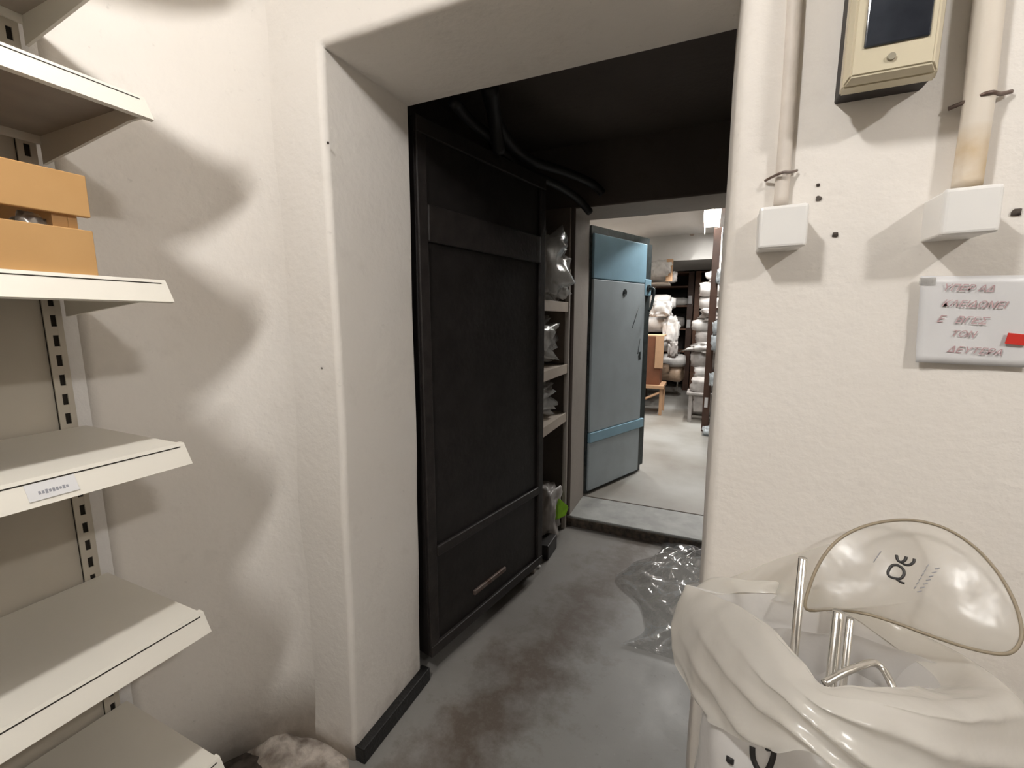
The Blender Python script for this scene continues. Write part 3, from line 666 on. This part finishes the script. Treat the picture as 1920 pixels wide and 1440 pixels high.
# torn flap of the lower bag sticking out over the doorway
# clear printed sheet with a stiff rounded edge, leaning on the wall
def fy(y): return 0.975-0.115*(y-975)/250
arc = [(1512, 1142), (1518, 1100), (1540, 1050), (1575, 1010), (1630, 984), (1700, 975), (1765, 988), (1820, 1020), (1865, 1066), (1898, 1120), (1914, 1170), (1912, 1205), (1885, 1226),
       (1820, 1216), (1740, 1190), (1680, 1168), (1620, 1150), (1560, 1142)]
SH = empty('clear_sheet', (0.36, 0.93, 0.80)); tag(SH, 'clear plastic sheet with rounded stiff edge and black printed emblem', 'plastic sheet')
edge = spline([at(x, y, fy(y)) for x, y in arc], 5, True)
ec = at(1720, 1105, fy(1105))
bm = bmesh.new(); rows = []; NR = 14
for k in range(NR+1):
    t = k/NR; row = []
    for p in edge:
        q = ec.lerp(p, t)
        q = q + Vector((0, -0.028*(1-t*t)+0.006*noise.noise(q*16)*(1-t**4), 0))
        row.append(q)
    rows.append(row)
c0 = bm.verts.new(rows[0][0]-SH.location); V = [[bm.verts.new(p-SH.location) for p in r] for r in rows[1:]]; n = len(edge)
for j in range(n): bm.faces.new((c0, V[0][j], V[0][(j+1) % n]))
for i in range(len(V)-1):
    for j in range(n): bm.faces.new((V[i][j], V[i+1][j], V[i+1][(j+1) % n], V[i][(j+1) % n]))
sheet = link('film', bm, M_CLEAR, SH, True)
tb('stiff_edge', M_RIM, [p-SH.location for p in edge], 0.0028, SH, 6, True)
bpy.context.view_layer.update()
def on_sheet(x, y):
    r = ray(x, y).normalized(); ok, loc, nor, _ = sheet.ray_cast(CAMP-SH.location, r)
    return (loc - r*0.001) if ok else at(x, y, fy(y))-SH.location
def emblem(P, r, closed=False, m=M_PRINT, name='emblem'):
    pts = spline([on_sheet(x, y) for x, y in P], 4, closed); tb(name, m, pts, r, SH, 6, closed)
emblem([(1665+0, 1072), (1672, 1061), (1683, 1060), (1693, 1067), (1695, 1077), (1688, 1085), (1677, 1084), (1667, 1080)], 0.0022, True)
emblem([(1681, 1086), (1688, 1091), (1696, 1094)], 0.0019)
emblem([(1681, 1041), (1683, 1050), (1690, 1054), (1697, 1050), (1699, 1044)], 0.0023)
emblem([(1690, 1055), (1698, 1059), (1706, 1059), (1713, 1054), (1714, 1048)], 0.0021)
for i in range(7):
    x, y = 1720+i*5.6, 1110-i*7.2
    emblem([(x, y), (x+8, y-2)], 0.0008, False, M_GREYINK, 'small_print')
for i in range(6):
    x, y = 1714+i*4.6, 1104-i*8.0
    emblem([(x, y), (x+4, y-5)], 0.0007, False, M_GREYINK, 'small_print')
emblem([(1638, 1054), (1646, 1042), (1652, 1034)], 0.0007, False, M_GREYINK, 'small_print')
# rods
def rod(P, r, lab):
    return tag(tb('metal_rod', M_CHROME, [at(*p) for p in P], r, None, 12), lab, 'rod', 'metal rods standing in the bag')
def rodv(px, py, Y, bottom, r, lab):
    t = at(px, py, Y); return tag(tb('metal_rod', M_CHROME, [t, Vector((t.x+0.012, t.y-0.004, bottom))], r, None, 12), lab, 'rod', 'metal rods standing in the bag')
rodv(1505, 1046, .86, 0.10, 0.0070, 'tallest metal rod standing up out of the bag')
rodv(1572, 1146, .86, 0.12, 0.0085, 'dull metal rod behind the lower edge of the clear sheet')
rodv(1594, 1160, .84, 0.12, 0.0055, 'thin shiny metal rod beside the dull rod in the bag')
hk = tb('bent_rod', M_CHROME, spline([at(1545, 1282, .74), at(1580, 1262, .76), at(1612, 1249, .78), at(1636, 1243, .80), at(1655, 1254, .80), at(1672, 1285, .78), at(1690, 1330, .76)], 6), 0.0055, None, 10)
tag(hk, 'shiny bent metal rod lying inside the bag opening', 'rod')
# loose film of the bag rising against the wall
def lf(u, v):
    top = [(1290, 1096), (1370, 1082), (1452, 1050), (1520, 1030), (1560, 1018)]; bot = [(1292, 1104), (1370, 1120), (1440, 1125), (1510, 1135), (1560, 1150)]
    T_ = spline([(x, y, 0) for x, y in top], 8); B_ = spline([(x, y, 0) for x, y in bot], 8)
    f = u*(len(T_)-1); i = min(int(f), len(T_)-2); w_ = f-i
    a = T_[i].lerp(T_[i+1], w_); b = B_[i].lerp(B_[i+1], w_); c = a.lerp(b, v)
    return at(c.x, c.y, 0.985-0.03*v+0.006*math.sin(u*11+v*4)) - BAG.location
grid('loose_film', M_CLEAR, lf, 40, 10, BAG)

# ------------------------------------------------------------------ far room
for i, (x, y, p) in enumerate(FAR_LAMPS):
    L_ = empty('tube_lamp', (x, y, 2.93)); tag(L_, ['tube lamp just inside the far room, above the blue door', 'bright tube lamp near the brown upright in the far room', 'bright tube lamp on the left of the far room'][i], 'lamp', 'far room tube lamps')
    bx('housing', M_LAMPW, (-0.09, 0.09, -0.62, 0.62, -0.02, 0.0), L_)
    for q in (-1, 1): bx('shade_wing', M_LAMPW, (q*0.095-0.004, q*0.095+0.004, -0.62, 0.62, -0.155, 0.0), L_)
    for yy in (-0.625, 0.625): bx('end_cap', M_LAMPW, (-0.09, 0.09, yy-0.006, yy+0.006, -0.05, 0.0), L_)
    tb('tube', M_LAMP, [(0, -0.61, -0.035), (0, 0.61, -0.035)], 0.010, L_)
    area('tube_light', (0, 0, -0.047), p, 0.018, 1.15, (1.0, 0.97, 0.93), False, L_)
def rack(name, x0, x1, y0, y1, zs, ztop, m_post, m_sh, label, cat='rack', pw=0.06, back=None):
    R = empty(name, ((x0+x1)/2, (y0+y1)/2, 0.078)); tag(R, label, cat)
    o = R.location
    def b_(b): return (b[0]-o.x, b[1]-o.x, b[2]-o.y, b[3]-o.y, b[4]-o.z, b[5]-o.z)
    for x in (x0, x1-pw):
        for y in (y0, y1-pw): bx('upright', m_post, b_((x, x+pw, y, y+pw, 0.078, ztop)), R, 0.003)
    for z in zs: bx('shelf', m_sh, b_((x0, x1, y0+0.005, y1-0.005, z-0.03, z)), R, 0.002)
    if back: bx('back', back, b_((x0, x1, y1-0.01, y1, 0.12, ztop)), R)
    return R
M_INS = mat('cabinet inside', (0.016, 0.009, 0.007), 0.7)
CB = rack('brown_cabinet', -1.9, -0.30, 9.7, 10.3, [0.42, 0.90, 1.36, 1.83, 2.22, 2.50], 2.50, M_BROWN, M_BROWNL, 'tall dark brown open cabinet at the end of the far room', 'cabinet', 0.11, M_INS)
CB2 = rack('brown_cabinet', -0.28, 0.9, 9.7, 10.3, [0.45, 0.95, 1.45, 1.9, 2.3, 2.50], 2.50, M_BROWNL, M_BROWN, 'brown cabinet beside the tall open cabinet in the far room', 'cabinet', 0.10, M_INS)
for i, (x, y) in enumerate(((1294, 562), (1291, 607))):
    p = at(x, y, 9.695); bx('shelf_tag', M_PAPER, (p.x-0.035-CB.location.x, p.x+0.035-CB.location.x, 9.685-CB.location.y, 9.699-CB.location.y, p.z-0.08-0.078, p.z+0.08-0.078), CB)
def roll(c, r, ln, ang, m, lab, grp, parent=None, seed=0):
    """roll of cloth in loose plastic: rippled skin with puckered, recessed ends"""
    bm = bmesh.new(); n, K = 20, 12; rings = []
    for i in range(K+1):
        t = i/K; x = (t-0.5)*ln
        rr = r*(1+0.10*noise.noise(Vector((t*3.1, seed, 0))))*(0.80 if i in (0, K) else 1)
        rings.append([bm.verts.new((x+(0.02*noise.noise(Vector((j, seed, 1))) if i in (0, K) else 0), rr*math.cos(2*math.pi*j/n)*(1+0.13*noise.noise(Vector((math.cos(2*math.pi*j/n)*1.6, math.sin(2*math.pi*j/n)*1.6, t*4+seed)))),
                                      rr*math.sin(2*math.pi*j/n)*(1+0.13*noise.noise(Vector((math.cos(2*math.pi*j/n)*1.6, 5+math.sin(2*math.pi*j/n)*1.6, t*4+seed)))))) for j in range(n)])
    for i in range(K):
        for j in range(n): bm.faces.new((rings[i][j], rings[i][(j+1) % n], rings[i+1][(j+1) % n], rings[i+1][j]))
    for e, rg, s in ((0, rings[0], 1), (1, rings[-1], -1)):
        c0 = bm.verts.new((sum(v.co.x for v in rg)/n+s*0.03, 0, 0))
        for j in range(n):
            bm.faces.new((rg[(j+1) % n], rg[j], c0) if e == 0 else (rg[j], rg[(j+1) % n], c0))
    o = link('fabric_roll', bm, m, None, True); o.location = c; o.rotation_euler.z = ang
    tag(o, lab, 'fabric roll', grp); return o
# left hand rack: rolls stick out to the right beyond the blue door
rack('goods_rack', -2.3, -0.98, 7.6, 8.5, [0.5, 1.02, 1.34, 1.72, 2.118], 2.5, M_BROWN, M_BOARD, 'pale-boarded goods rack behind the blue door', 'rack', 0.05)
bd = bx('wide_board', M_BOARD, (-1.5, -0.62, 7.62, 8.2, 2.118, 2.148)); tag(bd, 'pale board sticking out under the topmost wrapped bundles', 'board')
GL = 'plastic-wrapped rolls on the left of the far room'
names = {0: 'white', 1: 'grey', 2: 'tan'}
mm = [M_WRAP, M_WRAPG, M_WRAPT]
LEFT = [  # px x of right end, px y of centre, depth, radius, length, material, angle, label
 (1252, 503, 7.75, .13, .75, 0, 0.1, 'white wrapped roll on the highest board, nearest the blue door'),
 (1270, 505, 7.97, .10, .6, 1, 0.1, 'grey wrapped roll at the back of the highest board'),
 (1258, 548, 7.76, .115, .75, 0, -0.03, 'fat white wrapped roll just under the pale board'),
 (1268, 558, 8.04, .10, .7, 0, 0.04, 'white wrapped roll poking out below the pale board'),
 (1290, 566, 9.72, .075, 1.0, 0, 0.0, 'thin white roll sticking out furthest towards the brown cabinet'),
 (1254, 592, 7.72, .125, .75, 0, 0.03, 'large white wrapped roll halfway up the left stack'),
 (1264, 600, 8.04, .12, .75, 0, -0.03, 'white wrapped roll behind the large one in the left stack'),
 (1282, 606, 9.75, .12, .7, 1, 0.2, 'grey wrapped roll end inside the brown cabinet opening'),
 (1262, 632, 7.74, .11, .6, 0, 0.04, 'white wrapped roll above the brown carton'),
 (1270, 640, 8.02, .09, .5, 1, -0.04, 'grey-white wrapped roll drooping beside the brown carton')]
for i, (x, y, Y, r, ln, k, a, lab_) in enumerate(LEFT):
    e = at(x, y, Y); zz = e.z
    sh_ = [z for z in ([0.5, 1.02, 1.34, 1.72, 2.15] if Y < 9 else [1.36, 1.83]) if z <= e.z+0.04]
    if sh_ and abs(sh_[-1]+r-e.z) < 0.16: zz = sh_[-1]+r*1.02
    roll((e.x-ln/2*math.cos(a), Y, zz), r, ln, a, mm[k], lab_, GL, None, i*1.7)
LUMPS_L = [(1258, 620, 7.55, (.12, .12, .22), 0, 'white plastic-wrapped bundle sagging over the carton'), (1240, 580, 7.5, (.17, .12, .14), 0, 'white plastic bundle pushed between the left rolls'),
           (1240, 505, 7.6, (.16, .12, .13), 0, 'white plastic bundle on the highest board'), (1262, 655, 7.5, (.07, .1, .16), 1, 'grey plastic bundle hanging below the left rolls')]
for i, (x, y, Y, s, k, lab_) in enumerate(LUMPS_L):
    tag(lump('wrapped_bundle', mm[k], at(x, y, Y), s, None, 60+i, 0.4, 3, 4), lab_, 'bundle', 'wrapped bundles on the left of the far room')
tb_ = at(1255, 512, 7.58); t_ = bx('cardboard_flap', M_CARD, (tb_.x-0.05, tb_.x+0.05, 7.56, 7.60, 2.15, 2.50), None, 0.003); tag(t_, 'tan cardboard piece standing on the highest board', 'cardboard')
cpt = at(1230, 660, 7.3)
K1 = empty('brown_carton', (cpt.x, 7.2, 0.45)); tag(K1, 'dark brown carton with an open tan flap by the blue door', 'carton')
bx('carton_body', M_CARDD, (-0.45, 0.10, -0.2, 0.2, 0.10, 0.84), K1, 0.004)
bx('carton_flap', M_CARD, (0.02, 0.14, -0.225, -0.21, 0.36, 0.86), K1, 0.003)
bx('carton_top', M_CARD, (-0.45, 0.14, -0.2, 0.2, 0.842, 0.862), K1, 0.003)
bt = empty('low_bench', (at(1235, 705, 7.4).x-0.1, 7.2, 0.078)); tag(bt, 'low pale wooden bench under the brown carton', 'bench')
bx('bench_top', M_CARD, (-0.50, 0.22, -0.26, 0.26, 0.42, 0.47), bt, 0.003)
for x in (-0.45, 0.16):
    for y in (-0.22, 0.2): bx('leg', M_CARD, (x, x+0.045, y, y+0.045, 0, 0.42), bt, 0.003)
o = tb('brace', M_CARD, [(-0.42, -0.23, 0.05), (0.16, -0.23, 0.36)], 0.02, bt, 6)
LOWR = [(1285, 677, 8.6, .115, .75, 0, .1, 'white wrapped roll lying low in front of the brown cabinet'), (1255, 692, 8.2, .10, .6, 2, 0, 'tan roll end lying under the low white roll'), (1280, 700, 8.8, .16, .6, 2, -.3, 'tan wrapped roll lying on the floor at the far end')]
for i, (x, y, Y, r, ln, k, a, lab_) in enumerate(LOWR):
    e = at(x, y, Y); roll((e.x-ln/2*math.cos(a), Y, max(e.z, 0.08+r)), r, ln, a, mm[k], lab_, 'rolls low down in the far room', None, 30+i)
# right hand rack and pile
RX = rack('dark_rack', 0.0, 1.3, 6.2, 6.46, [0.16, 0.90, 1.70, 2.66], 2.68, M_BROWN, M_BROWN, 'dark brown rack upright on the right of the far room', 'rack', 0.085)
bx('chrome_strip', M_CHROME, (0.088-RX.location.x, 0.098-RX.location.x, 6.19-RX.location.y, 6.2-RX.location.y, 1.95, 2.6), RX)
GR = 'plastic-wrapped rolls on the right of the far room'
RIGHT = [(0.02, .105, 0), (-0.05, .115, 0), (-0.13, .11, 0), (-0.15, .10, 0), (-0.08, .11, 1), (-0.17, .085, 0), (-0.13, .11, 1), (-0.19, .08, 0), (-0.15, .12, 1), (-0.19, .10, 0), (-0.14, .11, 1), (-0.20, .095, 1), (-0.16, .13, 1)]
ordn = ['topmost', 'second', 'third', 'fourth', 'fifth', 'sixth', 'seventh', 'eighth', 'ninth', 'tenth', 'eleventh', 'twelfth', 'lowest']
zz = 0.08
for i in range(len(RIGHT)-1, -1, -1):
    x0_, r, k = RIGHT[i]; x0_ += random.uniform(-0.07, 0.04); ln = random.uniform(0.75, 0.95); a = random.uniform(-.16, .16)
    if i % 3 == 1:
        zz += r*0.80
        tag(lump('wrapped_bundle', mm[k], (x0_+0.34, 7.28, zz), (0.36, 0.17, r*1.02), None, 200+i, 0.5, 2.6, 4), ordn[i]+' wrapped bundle from the ceiling in the right-hand pile', 'bundle', GR); zz += r*0.80
    else:
        zz += r*0.9; roll((x0_+ln/2, 7.3, zz), r*random.uniform(1.0, 1.12), ln, a, mm[k], ordn[i]+' wrapped roll from the ceiling in the right-hand pile', GR, None, 90+i*1.3); zz += r*0.9
for i, (x, y, Y, s, lab_) in enumerate(((1346, 520, 6.1, (.05, .06, .10), 'shiny plastic bit bulging beside the upright, at the top'), (1339, 615, 6.1, (.05, .05, .09), 'shiny plastic bit bulging beside the upright, at half height'), (1336, 643, 6.1, (.05, .05, .11), 'shiny plastic bit bulging just below the half-height one'),
                                        (1332, 712, 6.1, (.05, .05, .09), 'shiny plastic bit bulging low beside the upright'), (1326, 796, 6.05, (.09, .10, .06), 'shiny plastic crumpled on the floor at the foot of the upright'))):
    p = at(x, y, Y); p.z = max(p.z, 0.078+s[2]*0.86); p.x += 0.03
    if i == 4: p.z = 0.078+s[2]*0.86
    m_ = MATS.get('shiny blue-white plastic') or mat('shiny blue-white plastic', (0.62, 0.68, 0.72), 0.15, var=0.4, scale=20, bump=0.5, bscale=25)
    if i < 4: lump('plastic_wrap', m_, p, s, RX, 120+i, 0.5, 3, 3)
    else: tag(lump('plastic_scrap', m_, p, s, None, 120+i, 0.5, 3, 3), lab_, 'plastic')
bx('upright_tag', M_PAPER, (0.0-RX.location.x+0.02, 0.06-RX.location.x, 6.19-RX.location.y, 6.199-RX.location.y, 0.33, 0.46), RX)
# white stool and chrome garment rail
ST = empty('white_stool', (-0.02, 6.85, 0.078)); tag(ST, 'low white stool on the floor by the dark rack', 'stool')
bx('seat', M_WRAPG, (-0.20, 0.20, -0.18, 0.18, 0.40, 0.44), ST, 0.01)
bx('apron', M_WRAPG, (-0.10, 0.18, -0.15, 0.15, 0.16, 0.40), ST, 0.01)
for x in (-0.17, 0.13):
    for y in (-0.15, 0.11): bx('leg', M_WRAPG, (x, x+0.05, y, y+0.05, 0, 0.40), ST, 0.004)
lump('drape', M_WRAPG, (-0.02, 6.85, 0.60), (0.17, 0.16, 0.13), ST, 77, 0.3, 2, 3)
gb = at(1271, 722, 9.4); GRL = empty('garment_rail', (gb.x+0.2, 9.2, 0.078)); tag(GRL, 'thin chrome garment rail in front of the brown cabinet', 'garment rail')
tb('rail', M_CHROME, spline([(-0.2, 0, 0.0), (-0.2, 0, 0.55), (-0.2, 0, 0.78), (-0.15, 0, 0.86), (0, 0, 0.87), (0.25, 0, 0.87)], 5), 0.014, GRL, 8)
tb('rail', M_CHROME, [(0.25, 0, 0.0), (0.25, 0, 0.87)], 0.014, GRL, 8)
